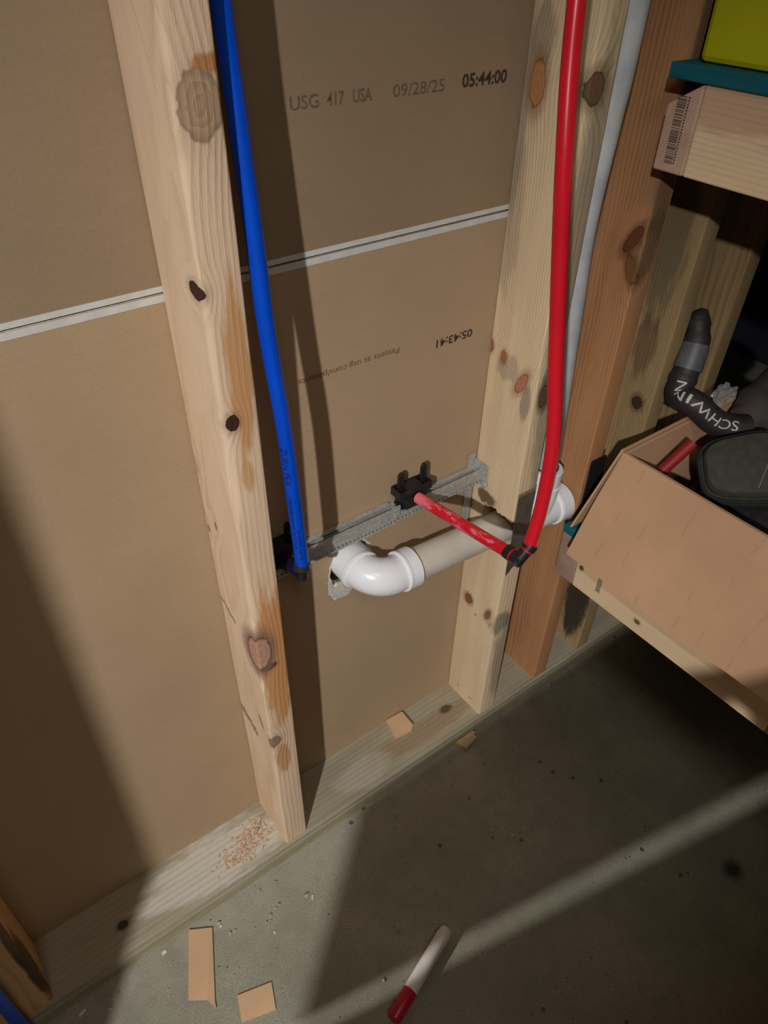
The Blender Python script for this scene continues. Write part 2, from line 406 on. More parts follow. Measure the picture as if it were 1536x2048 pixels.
# ---------------- studs and plate ----------------
def stud_mesh(x0, x1, y0, y1, z0, z1, leanx=0, leany=0, rad=.003, seed=0, wane=None, n=60, skew=0):
    """eased-edge 2x4; wane(z) gives an extra cut at the front-left corner"""
    b = nb(); rings = []
    for i in range(n+1):
        z = z0 + (z1-z0)*i/n
        dx = leanx*(z-z0); dy = leany*(z-z0)
        wv = wane(z) if wane else 0
        pr = []
        for cx, cy, sx, sy, extra in ((x0, y0, 1, 1, wv), (x1, y0, -1, 1, 0), (x1, y1, -1, -1, 0), (x0, y1, 1, -1, 0)):
            r = rad + extra
            q = [(cx+sx*(r-r*math.cos(a)), cy+sy*(r-r*math.sin(a))) for a in [math.pi/2*k/4 for k in range(5)]]
            if (sx, sy) in ((-1, 1), (1, -1)): q = q[::-1]
            pr += q
        ring = []
        for k, (px, py) in enumerate(pr):
            nz = mnoise.noise(V((px*40+seed, py*40, z*9)))*.0007
            ring.append(b.verts.new((px+dx+nz, py+dy+nz*.6, z)))
        rings.append(ring)
    m = len(rings[0])
    for i in range(n):
        for k in range(m):
            b.faces.new((rings[i][k], rings[i][(k+1) % m], rings[i+1][(k+1) % m], rings[i+1][k]))
    b.faces.new(rings[0][::-1]); b.faces.new(rings[-1])
    return b
PZ = .038; TOP = 2.14
def bool_cut(o, cutters):
    for c in cutters:
        md = o.modifiers.new('b', 'BOOLEAN'); md.object = c; md.solver = 'EXACT'
    dg = bpy.context.evaluated_depsgraph_get(); dg.update()
    me = bpy.data.meshes.new_from_object(o.evaluated_get(dg)); me.name = o.data.name
    o.modifiers.clear(); o.data = me
    for c in cutters: bpy.data.objects.remove(c)
def soft(v, a, b): t = max(0, min(1, (v-a)/(b-a))); return t*t*(3-2*t)

# stud A: pale, waney, with the blue tube beside it
o0 = V((0.019, -.0445, PZ))
KA = L(150, 115, 95); KD_ = L(70, 42, 30)
kn = [((.006, -.090, 1.088), (.0175, .014, .024), 0, L(188, 156, 126), .12),
      ((-.012, -.078, .954), (.008, .012, .008), 0, KD_, .2),
      ((.000, -.088, .8285), (.007, .008, .009), 0, KD_, .3),
      ((-.002, -.085, .503), (.015, .022, .031), -.20, L(196, 150, 126), .85),
      ((.000, -.0060, .648), (.010, .0055, .013), 0, L(158, 128, 112), .1),
      ((.000, -.0290, .668), (.010, .0045, .012), 0, L(170, 120, 105), .15),
      ((.000, -.0480, 1.082), (.010, .006, .030), 0, L(178, 140, 118), .1),
      ((.000, -.0080, .735), (.010, .005, .014), 0, L(180, 135, 100), .2),
      ((.002, -.088, .3185), (.010, .008, .012), 0, L(160, 125, 98), .2),
      ((.000, -.066, .345), (.006, .004, .02), .3, L(165, 115, 92), .1)]
ST = L(196, 132, 62)
stn = [((.013, -.092, .865), (.014, .012, .100), ST, .70), ((.010, -.092, .765), (.010, .012, .022), ST, .55),
       ((.014, -.092, 1.113), (.013, .010, .008), L(190, 118, 30), .8),
       ((.018, -.094, .47), (.026, .02, .155), L(200, 132, 62), .8), ((.004, -.088, .474), (.014, .010, .006), L(60, 30, 24), .95),
       ((.012, -.092, .27), (.013, .012, .042), L(186, 120, 60), .65)]
MA = wood('pale_stud_wood', L(232, 203, 172), L(204, 168, 134), 'Z', (.15, -.05), kn, stn, o0, .0060, .014, .16, .34, bump=.7, fiber=.42)
def wane(z):
    return (.0035*soft(z, .80, .83)*(1-soft(z, .95, .97)) + .006*soft(z, .70, .74)*(1-soft(z, .80, .835)) + .0035*soft(z, .52, .56)*(1-soft(z, .60, .7))
            + .003*soft(z, 1.02, 1.05) + .0008*math.sin(z*57))
bm = stud_mesh(0, .038, -.089, -.0002, PZ, TOP, leanx=-.0137, seed=1, wane=wane, n=160)
sA = tag(mk('wall_stud', bm, MA, o0, smooth='auto'), 'pale pinkish knotty pine wall stud with orange stains, just left of the blue tube', 'stud')
# printed mill marks on stud A
SI = plain('stamp_ink', L(158, 136, 120), .9)
b = nb()
for k in range(16):
    y = -.004 - k*.0021; z = .535 - k*.0012
    box(b, -.0009-.0137*(z-PZ), -.0004-.0137*(z-PZ), y-.0011, y-.0002, z-.0036*random.random()-.0006, z+.0008+.0026*random.random())

mk('mill_stamp', b, SI, parent=sA); b = nb()
for k in range(13):
    y = -.002 - k*.0036; z = .312 - k*.0016
    box(b, -.0009-.0137*(z-PZ), -.0004-.0137*(z-PZ), y-.0026*random.uniform(.5, 1), y, z-.003-.007*random.random(), z+.002+.006*random.random())
mk('mill_stamp', b, SI, parent=sA)

# stud B: yellowish with blue-grey stain, notched for the drain
XB = .4137; o0 = V((XB+.019, -.0445, PZ)); G = L(112, 108, 98)
kb = [((XB, -.0211, 1.058), (.02, .011, .024), 0, L(196, 138, 88), .55),
      ((XB+.014, -.089, 1.062), (.013, .014, .016), 0, L(120, 92, 70), .5),
      ((XB, -.0269, .7457), (.012, .0055, .009), 0, L(175, 115, 80), .4),
      ((XB, -.0015, .752), (.012, .006, .010), 0, L(178, 105, 70), .3),
      ((XB, -.0640, .7240), (.012, .0075, .019), -.45, L(192, 128, 98), .45),
      ((XB, -.0241, .2929), (.016, .0085, .0105), 0, L(150, 92, 62), .55),
      ((XB+.008, -.0708, .2935), (.014, .006, .014), -.3, L(150, 100, 72), .5),
      ((XB+.020, -.090, .711), (.009, .006, .018), 0, L(105, 78, 66), .5)]
sb = [((XB, -.020, 1.10), (.02, .020, .035), G, .5), ((XB, -.006, 1.03), (.02, .008, .14), L(150, 135, 125), .6), ((XB, -.036, .735), (.02, .022, .022), G, .4),
      ((XB, -.012, .91), (.02, .016, .10), L(140, 128, 104), .4), ((XB+.03, -.092, .85), (.022, .012, .34), G, .55),
      ((XB+.015, -.085, .28), (.02, .018, .03), G, .7), ((XB+.03, -.090, .18), (.02, .012, .12), G, .5), ((XB, -.075, .70), (.02, .01, .03), G, .6),
      ((XB+.022, -.092, .72), (.015, .012, .04), G, .8), ((XB, -.03, .515), (.03, .02, .014), L(96, 76, 42), .9)]
MB = wood('yellow_stud_wood', L(228, 204, 168), L(194, 164, 124), 'Z', (.30, .16), kb, sb, o0, .0036, .008, .16, .5, bump=.5)
bm = stud_mesh(XB, XB+.038, -.089, -.0002, PZ, TOP, leanx=.0035, seed=5, n=120)
sB = mk('wall_stud', bm, MB, o0, smooth='auto')
cb = nb(); rnd = random.Random(5); N = 22; y0n, y1n, zb, zt = -.12, -.0285, .444, .504
loop = [(y0n, zb), (y1n, zb)] + [(y1n+rnd.uniform(-.001, .001), zb+(zt-zb)*k/5) for k in range(1, 5)]
loop += [(y1n+(y0n-y1n)*k/N, zt + (rnd.uniform(-.0025, .0055) if k < 12 else 0)) for k in range(N+1)]
A_ = [cb.verts.new((XB-.02, y, z)) for y, z in loop]; B_ = [cb.verts.new((XB+.06, y, z)) for y, z in loop]
cb.faces.new(A_[::-1]); cb.faces.new(B_)
for k in range(len(loop)): cb.faces.new((A_[k], A_[(k+1) % len(loop)], B_[(k+1) % len(loop)], B_[k]))
cut = mk('cut', cb, MB); bool_cut(sB, [cut])
tag(sB, 'yellowish wall stud with red knots, notched around the horizontal drain pipe', 'stud')
b = nb()
for y, z in ((-.027, .062), (-.062, .060), (-.045, .272)):
    b = nb(); lathe(b, (XB+.0005, y, z), (-1, 0, 0), [(0, .003), (.0008, .003), (.001, .002)], 12); mk('nail', b, GALV, parent=sB)

# studs C, D, E on the right, Z and its twin on the left
XC = .5565; o0 = V((XC+.018, -.0445, PZ)); OR = L(150, 92, 50)
kc = [((XC+.013, -.073, .882), (.016, .008, .022), -.5, L(110, 62, 34), .5), ((XC+.016, -.080, .845), (.014, .008, .02), .4, L(130, 84, 48), .5)]
sc_ = [((XC+.03, -.088, .87), (.02, .02, .05), L(84, 74, 62), .6), ((XC+.03, -.092, 1.0), (.02, .01, .2), L(96, 84, 66), .5)]
MC = wood('orange_stud_wood', L(186, 136, 94), L(150, 102, 66), 'Z', (.35, .10), kc, sc_, o0, .0036, .01, .25, .55, bump=.45)
bm = stud_mesh(XC, XC+.036, -.089, -.0002, PZ, TOP, leanx=.018, seed=9, n=100)
sC = tag(mk('wall_stud', bm, MC, o0, smooth='auto'), 'orange-brown wall stud standing right of the thin grey vent pipe', 'stud')
XD = .679; o0 = V((XD+.018, -.0445, PZ)); BK = L(40, 36, 32)
MD = wood('dull_yellow_stud_wood', L(176, 148, 106), L(140, 112, 74), 'Z', (.50, .12),
          [((XD+.012, -.064, .60), (.012, .010, .012), 0, L(70, 48, 30), .5)],
          [((XD+.02, -.045, .84), (.03, .03, .13), L(92, 84, 64), .6), ((XD+.012, -.05, .69), (.03, .02, .06), L(96, 66, 48), .6),
           ((XD, -.058, .16), (.03, .030, .12), BK, .9)], o0, .0036, .01, .35, .5)
bm = stud_mesh(XD, XD+.036, -.089, -.0002, PZ, TOP, leanx=.028, seed=12, n=100)
sD = tag(mk('wall_stud', bm, MD, o0, smooth='auto'), 'dull yellow wall stud with black mould stains, second from the right', 'stud')
XE = .822; o0 = V((XE+.018, -.0445, PZ))
ME = wood('olive_stud_wood', L(168, 140, 98), L(132, 104, 66), 'Z', (.62, .05), [], [((XE, -.05, .62), (.03, .03, .1), L(86, 76, 50), .5)], o0, .0055, .012, .35, .7)
bm = stud_mesh(XE, XE+.036, -.089, -.0002, PZ, TOP, leanx=.030, seed=15, n=80)
tag(mk('wall_stud', bm, ME, o0, smooth='auto'), 'rightmost wall stud, straight-grained, before the dark opening', 'stud')
XZ = -.4055; o0 = V((XZ+.019, -.0445, PZ))
MZ = wood('tan_stud_wood', L(214, 170, 120), L(182, 134, 88), 'Z', (-.3, .2), [],
          [((XZ+.037, -.075, .13), (.008, .03, .10), L(52, 38, 28), .85), ((XZ+.037, -.085, .25), (.008, .012, .2), L(70, 50, 34), .8)], o0, .005, .012, .2, .45)
bm = stud_mesh(XZ, XZ+.038, -.089, -.0002, PZ, TOP, rad=.004, seed=18, n=80)
tag(mk('wall_stud', bm, MZ, o0, smooth='auto'), 'shaded tan stud with bark on its edge, in the bottom left corner', 'stud')
bm = stud_mesh(XZ-.0385, XZ-.0005, -.089, -.0002, PZ, TOP, rad=.003, seed=19, n=40)
tag(mk('wall_stud', bm, MZ, o0, smooth='auto'), 'sliver of stud left of the corner blue tube, at the frame edge', 'stud')

# bottom plate (treated) and top plate
o0 = V((0, -.0445, 0))
MP = wood('treated_plate_wood', L(170, 161, 138), L(136, 127, 104), 'X', (-.02, .14),
          [((-.256, -.053, .038), (.008, .006, .01), 0, L(70, 66, 60), .4), ((.372, -.043, .038), (.010, .006, .01), 0, L(105, 80, 62), .6)],
          [((.30, -.055, .038), (.16, .02, .02), L(150, 122, 92), .55), ((-.10, -.05, .038), (.13, .05, .014), L(214, 208, 196), .75), ((.17, -.06, .038), (.06, .03, .012), L(190, 184, 170), .5)], o0, .0085, .010, .3, .34, bump=.4)
bm = nb(); prof = [(-.092, .003), (-.0925, .0085), (-.0912, .0098), (-.0935, .0115), (-.0935, .022), (-.0920, .0235), (-.0930, .026), (-.0925, .0345), (-.0895, .038), (.008, .038), (.008, .003)]
n = 120; rings = []
for i in range(n+1):
    x = -.75 + 2.0*i/n
    rings.append([bm.verts.new((x, y+mnoise.noise(V((x*12, y*30, z*60)))*.0010*(1 if y < 0 else 0), z)) for y, z in prof])
for i in range(n):
    for k in range(len(prof)): bm.faces.new((rings[i][k], rings[i+1][k], rings[i+1][(k+1) % len(prof)], rings[i][(k+1) % len(prof)]))
bm.faces.new(rings[0]); bm.faces.new(rings[-1][::-1])
pl_ = tag(mk('bottom_plate', bm, MP, o0), 'grey-green treated lumber plate on the floor under all the studs', 'lumber')
bm = nb(); box(bm, -.75, 1.25, -.094, .008, 0, .0035)
mk('sill_gasket', bm, plain('olive_foam', L(150, 146, 104), .8), parent=pl_)
bm = nb(); box(bm, -.75, 1.3, -.089, 0, TOP, TOP+.038)
tag(mk('top_plate', bm, MP, (0, -.04, TOP)), 'lumber plate across the stud tops, above the picture', 'lumber')

# ---------------- drain: elbow, horizontal pipe, tee, vent ----------------
dr = empty('drain_pipe', (.40, -.046, .487), 'white and grey plastic drain with elbow, branch tee and tall thin vent pipe', 'pipe')
pa, pb = V((.238, -.055, .4815)), V((.500, -.060, .4690)); dd = (pb-pa).normalized()
bm = nb(); sweep(bm, [pa.lerp(pb, k/12) for k in range(13)], .0245, 40); mk('horizontal_pipe', bm, PVCG, parent=dr, smooth='auto')
# elbow
R_ = .036; xe = .188; ze = .4885
c_ = V((xe+R_, pa.y+R_, 0)); pts = [V((.246, pa.y, .4812))]
for k in range(17):
    a = math.pi/2*k/16
    pts.append(V((c_.x - R_*math.sin(a), c_.y - R_*math.cos(a), .4815+(ze-.4815)*k/16)))
pts.append(V((xe, .010, ze+.001)))
bm = nb(); sweep(bm, pts, .0268, 40, ref=V((0, 0, 1))); el = mk('elbow', bm, PVCW, parent=dr, smooth='auto')
bm = nb(); lathe(bm, (.2325, -.055, .4817), dd, [(0, .0268), (.0008, .0300), (.0035, .0306), (.0050, .0300), (.0052, .0293), (.0225, .0298), (.0238, .0285), (.024, .0245)], 48)
mk('socket', bm, PVCW, parent=el, smooth='auto')
bm = nb(); lathe(bm, (xe, -.0270, ze-.001), (0, 1, .03), [(0, .0268), (.0008, .0300), (.0035, .0306), (.0050, .0300), (.0052, .0292), (.044, .0295), (.0445, .027)], 48)
mk('socket', bm, PVCW, parent=el, smooth='auto')
# tee
tc = V((.512, -.0515, .4775))
bm = nb(); lathe(bm, (.466, -.0596, .470), (1, -.02, -.05), [(0, .0246), (.001, .0295), (.014, .0300), (.016, .0285), (.062, .0290), (.0625, .0320), (.065, .0332), (.068, .0330), (.0685, .0315), (.0885, .0322), (.089, .0300)], 48)
tee = mk('tee', bm, PVCW, parent=dr, smooth='auto')
bm = nb(); br = [V((.490, -.060, .470)), V((.499, -.060, .490)), V((.506, -.060, .508)), V((.508, -.060, .522))]
sweep(bm, catmull(br, 6), [.028-.0040*k/18 for k in range(19)], 40)
mk('branch', bm, PVCW, parent=tee, smooth='auto')
bm = nb(); lathe(bm, (.508, -.0600, .518), (0, 0, 1), [(0, .0235), (.001, .0262), (.0035, .0262), (.0045, .0245), (.030, .0248), (.0315, .0235), (.032, .0170)], 48)
mk('branch_socket', bm, PVCW, parent=tee, smooth='auto')
vp = catmull([(.508, -.0600, .538), (.503, -.060, .66), (.493, -.060, .80), (.486, -.060, .91), (.493, -.060, 1.02), (.498, -.061, 1.13), (.503, -.062, 1.6), (.505, -.062, TOP)], 8)
bm = nb(); sweep(bm, vp, .0158, 32); mk('vent_pipe', bm, PVCV, parent=dr, smooth='auto')
bm = nb(); lathe(bm, (.508, -.0600, .549), (0, 0, 1), [(0, .0170), (.001, .0176), (.003, .0176), (.0035, .0160)], 32)
mk('glue_ring', bm, plain('dark_glue', L(70, 66, 64), .4), parent=tee)

# ---------------- nail plates ----------------
def nail_plate(x0, x1, z0, z1, y, mat, label):
    b = nb(); N = 7; xm = (x0+x1)/2
    out = [(x0, z1-.002), (x0+.002, z1), (x1-.002, z1), (x1, z1-.002), (x1, z0+.012), (x1-.004, z0), (x1-.012, z0+.006), (xm, z0+.012), (x0+.010, z0+.008), (x0+.001, z0-.002), (x0, z0+.012)]
    A = [b.verts.new((x, y, z)) for x, z in out]; B = [b.verts.new((x, y-.0014, z)) for x, z in out]
    b.faces.new(A); b.faces.new(B[::-1])
    for k in range(len(out)): b.faces.new((A[k], A[(k+1) % len(out)], B[(k+1) % len(out)], B[k]))
    o = mk('nail_plate', b, mat, ((x0+x1)/2, y, z0)); tag(o, label, 'metal plate')
    for x, z in ((x0+.008, z1-.008), (x1-.008, z1-.010), (x0+.008, z0+.022), (x1-.008, z0+.022)):
        b = nb(); lathe(b, (x, y-.0014, z), (0, -1, 0), [(0, .0028), (.0005, .0028), (.0009, .0018)], 10); mk('nail_head', b, mat, parent=o)
    return o
nail_plate(XB+.0035, XB+.0365, .400, .552, -.0905, STEEL, 'dark grey steel nail plate with fishtail end on the notched yellowish stud')
nail_plate(XC+.0095, XC+.0445, .430, .556, -.0945, STEELD, 'black nail plate on the orange-brown stud beside the cardboard box')
# splinters above plate B
bm = nb(); rnd = random.Random(9)
for k in range(16):
    x = XB+.004+.031*k/15; z = .553
    hexa(bm, [(x, -.0895, z-.002), (x+.002, -.0895, z-.002), (x+.002, -.0915, z-.001), (x, -.0912, z-.001), (x+.0004, -.0895, z+rnd.uniform(.002, .006)), (x+.0016, -.0895, z+.003), (x+.0014, -.0905, z+.003), (x+.0006, -.0905, z+.003)])
mk('splintered_wood', bm, plain('crushed_wood', L(120, 102, 72), .9, 0, .3, 300), parent=sB)

# ---------------- mounting rail ----------------
rail = empty('mounting_rail', (.23, -.012, .55), 'perforated galvanised steel rail spanning between the two main studs', 'rail')
def channel(x0, x1, yb, yf, zb, zt, pitch, hole, hz, name):
    b = nb(); t = .0011
    box(b, x0, x1, yb-t, yb, zb, zt+.001)                              # back flange
    box(b, x0, x1, yf, yb-t, zb, zb+t)                                 # web
    box(b, x0, x1, yf+t, yf+.0075, zt-t, zt); box(b, x0, x1, yb-.0075, yb-t, zt+.001-t, zt+.001)   # return lips
    z1, z2 = hz-hole/2, hz+hole/2
    box(b, x0, x1, yf, yf+t, zb+t, z1); box(b, x0, x1, yf, yf+t, z2, zt)
    x = x0
    while x < x1-1e-4:
        a = min(x+pitch-hole, x1); box(b, x, a, yf, yf+t, z1, z2); x += pitch
    return mk(name, b, GALV, parent=rail)
channel(.027, .2505, -.0015, -.0240, .540, .562, .0062, .0034, .5450, 'outer_channel')
channel(.2505, XB-.0015, -.0025, -.0228, .541, .560, .0066, .0036, .5455, 'inner_channel')
bm = nb(); box(bm, XB-.0022, XB-.0008, -.030, -.0022, .535, .572); box(bm, XB-.016, XB-.0022, -.0034, -.0022, .455, .582)
mk('end_bracket', bm, GALV, parent=rail, bev=.0006)
bm = nb(); lathe(bm, (XB-.0022, -.0275, .5395), (-1, -.15, 0), [(0, .0055), (.0014, .0055), (.0016, .0042), (.003, .004), (.0035, .0025)], 20); mk('screw', bm, GALV, parent=rail, smooth='auto')
bm = nb(); box(bm, .246, .2555, -.0255, -.0235, .552, .571); box(bm, .247, .255, -.0235, -.015, .5625, .5645); mk('joint_clip', bm, GALV, parent=rail, bev=.0005)

# stub-out brackets (black plastic)
def stub_bracket(xc, label, dz=0):
    e = empty('pipe_support', (xc, -.015, .562+dz), label, 'pipe support', 'black supports clipped on the rail')
    z = .562+dz
    b = nb()
    w_, yf, yb = .0275, -.0285, -.0065                                  # hollow top tray
    box(b, xc-w_, xc+w_, yf, yf+.0018, z+.018, z+.031); box(b, xc-w_, xc+w_, yb-.0018, yb, z+.018, z+.031)
    box(b, xc-w_, xc-w_+.0018, yf+.0018, yb-.0018, z+.018, z+.031); box(b, xc+w_-.0018, xc+w_, yf+.0018, yb-.0018, z+.018, z+.031)
    box(b, xc-w_+.0018, xc+w_-.0018, yf+.0018, yb-.0018, z+.018, z+.0205)
    box(b, xc-.013, xc+.013, yf+.0018, yb-.0018, z+.0205, z+.0305)
    mk('tray', b, BLK, parent=e, bev=.0006)
    b = nb(); box(b, xc-.018, xc+.016, -.0305, -.004, z+.0005, z+.018); box(b, xc-.022, xc+.020, -.0265, -.0065, z-.001, z+.0025); mk('body', b, BLK, parent=e, bev=.001)
    for s in (-1, 1):
        b = nb(); x = xc + s*.0195
        out = [(x-.0048, z+.0206), (x+.0048, z+.0206), (x+.0046, z+.052), (x+.002, z+.0565), (x-.002, z+.0565), (x-.0046, z+.052)]
        A = [b.verts.new((p, -.0195, q)) for p, q in out]; B = [b.verts.new((p, -.0155, q)) for p, q in out]
        b.faces.new(A); b.faces.new(B[::-1])
        for k in range(6): b.faces.new((A[k], A[(k+1) % 6], B[(k+1) % 6], B[k]))
        box(b, x-.0012, x+.0012, -.0212, -.0195, z+.0206, z+.050)
        mk('prong', b, BLK, parent=e, bev=.0005)
    return e
stub_bracket(.2795, 'black plastic two-pronged support holding the red stub on the rail')
stub_bracket(.0660, 'black plastic support behind the blue tube, shaded by the left stud')

# ---------------- red supply ----------------
red = empty('red_supply_pipe', (.285, -.20, .60), 'bright red plastic water tube with right-angle elbow and stub to the rail', 'pipe')
E_ = V((.2890, -.2120, .5945))
bm = nb(); sweep(bm, [V((.2800, -.0320, .5770)).lerp(E_+V((0, .014, 0)), k/10) for k in range(11)], .0080, 28, ref=V((0, 0, 1)))
mk('stub_out', bm, REDS, (.285, -.14, .585), parent=red, smooth='auto')
rp = catmull([(.3010, -.2145, .6110), (.3120, -.2120, .665), (.3180, -.2060, .745), (.3140, -.193, .84), (.3085, -.180, .94), (.3050, -.168, 1.03), (.3120, -.150, 1.12), (.322, -.135, 1.25), (.33, -.12, 1.6), (.33, -.045, TOP)], 10)
bm = nb(); sweep(bm, rp, .0080, 28); mk('riser', bm, RED, parent=red, smooth='auto')
bm = nb(); up_ = (rp[0]-E_).normalized()
lathe(bm, E_-up_*.006, up_, [(0, .004), (.001, .0072), (.024, .0076), (.026, .0060)], 24)
lathe(bm, E_+V((0, -.005, 0)), (0, 1, 0), [(0, .004), (.001, .0072), (.020, .0076), (.022, .0060)], 24)
mk('elbow', bm, BLK, parent=red, smooth='auto')
bm = nb(); lathe(bm, rp[0]-up_*.003, up_, [(0, .0084), (.0006, .0094), (.0075, .0094), (.0080, .0084)], 28); mk('crimp_ring', bm, BLK, parent=red, smooth='auto')
bm = nb(); lathe(bm, rp[0]-up_*.0055, up_, [(0, .0084), (.0004, .0090), (.0022, .0090), (.0026, .0084)], 28); mk('collar', bm, REDRING, parent=red, smooth='auto')
bm = nb(); lathe(bm, E_+V((0, .0120, 0)), (0, 1, 0), [(0, .0084), (.0006, .0094), (.0080, .0094), (.0086, .0084)], 28); mk('crimp_ring', bm, BLK, parent=red, smooth='auto')
bm = nb(); lathe(bm, E_+V((0, .0095, 0)), (0, 1, 0), [(0, .0084), (.0004, .0092), (.0018, .0092), (.0022, .0084)], 28); mk('collar', bm, REDRING, parent=red, smooth='auto')

# ---------------- blue supply ----------------
blu = empty('blue_supply_pipe', (.06, -.09, .60), 'bright blue plastic water tube beside the pale knotty stud', 'pipe')
EB = V((.0630, -.0865, .6010))
bp_ = catmull([(.0640, -.0860, .6150), (.0600, -.0860, .70), (.0545, -.0855, .80), (.0480, -.0800, .90), (.0480, -.072, .98), (.0465, -.066, 1.06), (.0435, -.062, 1.145), (.040, -.058, 1.3), (.038, -.05, 1.7), (.038, -.045, TOP)], 12)
bm = nb(); sweep(bm, bp_, .0080, 28); bt = mk('riser', bm, BLUE, parent=blu, smooth='auto')
bm = nb(); ub = (bp_[0]-EB).normalized()
lathe(bm, EB-ub*.011, ub, [(0, .002), (.0015, .0052), (.004, .0062), (.030, .0066), (.031, .0050)], 24)
mk('elbow', bm, BLK, parent=blu, smooth='auto')
bm = nb(); lathe(bm, EB+ub*.007, ub, [(0, .0086), (.0005, .0096), (.0075, .0096), (.0080, .0086)], 28)
box(bm, .0530, .0560, -.0900, -.0850, .608, .6155); mk('crimp_ring', bm, CLAMP, parent=blu, smooth='auto')
bm = nb(); sweep(bm, catmull([EB+V((0, .003, 0)), EB+V((0, .02, -.004)), V((.064, -.048, .585)), V((.066, -.0308, .577))], 6), .0088, 24, ref=V((0, 0, 1))); mk('stub_out', bm, BLUEDK, parent=blu, smooth='auto')
INKB = plain('dark_blue_print', L(6, 22, 92), .6)
Ltot = sum((bp_[i+1]-bp_[i]).length for i in range(len(bp_)-1))
text_on_tube('printed_text', 'ZURN PEX', .0100, bp_, .0080, .168, -.95, INKB, bt, width=.048, flip=-1)
text_on_tube('printed_text', 'Manufactured in U.S.A.', .0055, bp_, .0080, .104, -.95, INKB, bt, width=.076, flip=-1)
text_on_tube('printed_text', 'ASTM F876', .0045, bp_, .0080, .058, -.45, INKB, bt, width=.045, flip=-1)
# second blue tube in front of the corner stud
bl2 = catmull([(-.4085, -.106, .0), (-.4080, -.104, .15), (-.407, -.102, .5), (-.405, -.100, 1.2), (-.405, -.0985, TOP)], 6)
bm = nb(); sweep(bm, bl2, .0080, 24); tag(mk('blue_tube', bm, BLUE, (-.408, -.104, 0), smooth='auto'), 'shaded blue tube crossing the extreme bottom left corner', 'pipe')

# ---------------- shelving ----------------
sh = empty('shelving_unit', (.80, -.30, 0), 'two-tier shelf of pale two-by-fours with teal painted decks', 'shelf')
SX = .530; XEND = 1.35
def lumber(name, x0, x1, y0, y1, z0, z1, mat, chamfer=False):
    b = nb(); box(b, x0, x1, y0, y1, z0, z1)
    if chamfer:
        for v in b.verts:
            if v.co.x < x0+.001 and v.co.y > y1-.001 and v.co.z > z1-.001: v.co.z -= .024
    o = mk(name, b, mat, ((x0+x1)/2, (y0+y1)/2, z0), parent=sh, bev=.0022); return o
def pale(name, axis, o, pith, kn=(), st=(), ca=L(236, 208, 170), cb_=L(212, 178, 136)):
    return wood(name, ca, cb_, axis, pith, kn, st, o, .006, .01, .1, .4, bump=.3)
# upper tier
zt0, zt1 = .9775, 1.0660
PK = L(196, 160, 142)
me_ = wood('pink_end_grain', L(205, 172, 150), L(160, 126, 106), 'X', (.94, -.22), [], [], ((SX+XEND)/2, -.1235, zt0), .0030, .002, .2, .7)
lumber('end_joist', SX, XEND, -.1430, -.1040, zt0, zt1, me_, True)
lumber('side_rail', SX, SX+.038, -.5600, -.1434, zt0, zt1, pale('rail_wood', 'Y', (SX+.019, -.3517, zt0), (.52, 1.3), (), [((SX, -.2, 1.055), (.03, .2, .030), L(186, 142, 120), .55)]))
b = nb(); box(b, SX-.004, XEND, -.60, -.1000, zt1, zt1+.0145); mk('deck', b, TEAL, parent=sh, bev=.0015)
# lower tier
zl0, zl1 = .3510, .4400
ml_ = wood('grey_end_grain', L(176, 146, 128), L(142, 112, 98), 'X', (.30, -.2), [], [], ((SX+XEND)/2, -.117, zl0), .0030, .002, .3, .6)
lumber('end_joist', SX, XEND, -.1365, -.0975, zl0, zl1, ml_)
lumber('side_rail', SX, SX+.038, -.4800, -.1369, zl0, zl1, pale('lower_rail_wood', 'Y', (SX+.019, -.3085, zl0), (.50, .30), [((SX, -.262, .374), (.01, .005, .004), 0, L(120, 92, 66), .4), ((SX, -.147, .396), (.01, .004, .005), 0, L(110, 86, 60), .3)], [((SX, -.27, .395), (.02, .16, .010), L(200, 152, 116), .5)]))
lumber('front_joist', SX, XEND, -.5190, -.4804, zl0, zl1, ml_)
b = nb(); box(b, SX-.002, XEND, -.5190, -.0985, zl1, zl1+.0145); mk('deck', b, TEAL, parent=sh, bev=.0015)
MPOST = pale('post_wood', 'Z', (0, 0, 0), (1.0, .3))
for y in (-.1805, -.5575):
    b = nb(); box(b, XEND, XEND+.038, y-.0445, y+.0445, 0, 1.9); mk('post', b, MPOST, parent=sh, bev=.002)
b = nb(); box(b, XEND, XEND+.038, -.5125, -.2255, .36, .44); mk('brace', b, MPOST, parent=sh)
# printed barcodes
b = nb(); rnd = random.Random(2); z = .9870
while z < 1.0530:
    h = rnd.choice((.0006, .0009, .0014)); 
    yy = -.1165 + .0005*math.sin(z*50)
    box(b, SX-.0003, SX, yy-.0105, yy, z, z+h); z += h + rnd.choice((.0005, .0008, .0016))
for k in range(22):
    z = .9875+k*.0030; box(b, SX-.0003, SX, -.1300, -.1284, z, z+.0019)
mk('barcode', b, plain('barcode_ink', L(88, 70, 66), .9), parent=sh)
b = nb()
for k in range(11): box(b, SX-.0003, SX, -.1885, -.1805, .3745+k*.0032, .3745+k*.0032+.0017)
mk('barcode', b, plain('barcode_ink_dark', L(92, 78, 64), .9), parent=sh)

# lime container on the upper deck
b = nb(); z0 = zt1+.0150; box(b, .545, 1.05, -.62, -.118, z0, z0+.34)
lm = mk('storage_bin', b, LIME, (.8, -.37, z0), bev=.006); tag(lm, 'lime yellow container on the upper shelf, top right corner', 'container')
b = nb(); box(b, .538, 1.057, -.627, -.111, z0+.34, z0+.365); mk('lid', b, LIME, parent=lm, bev=.004)

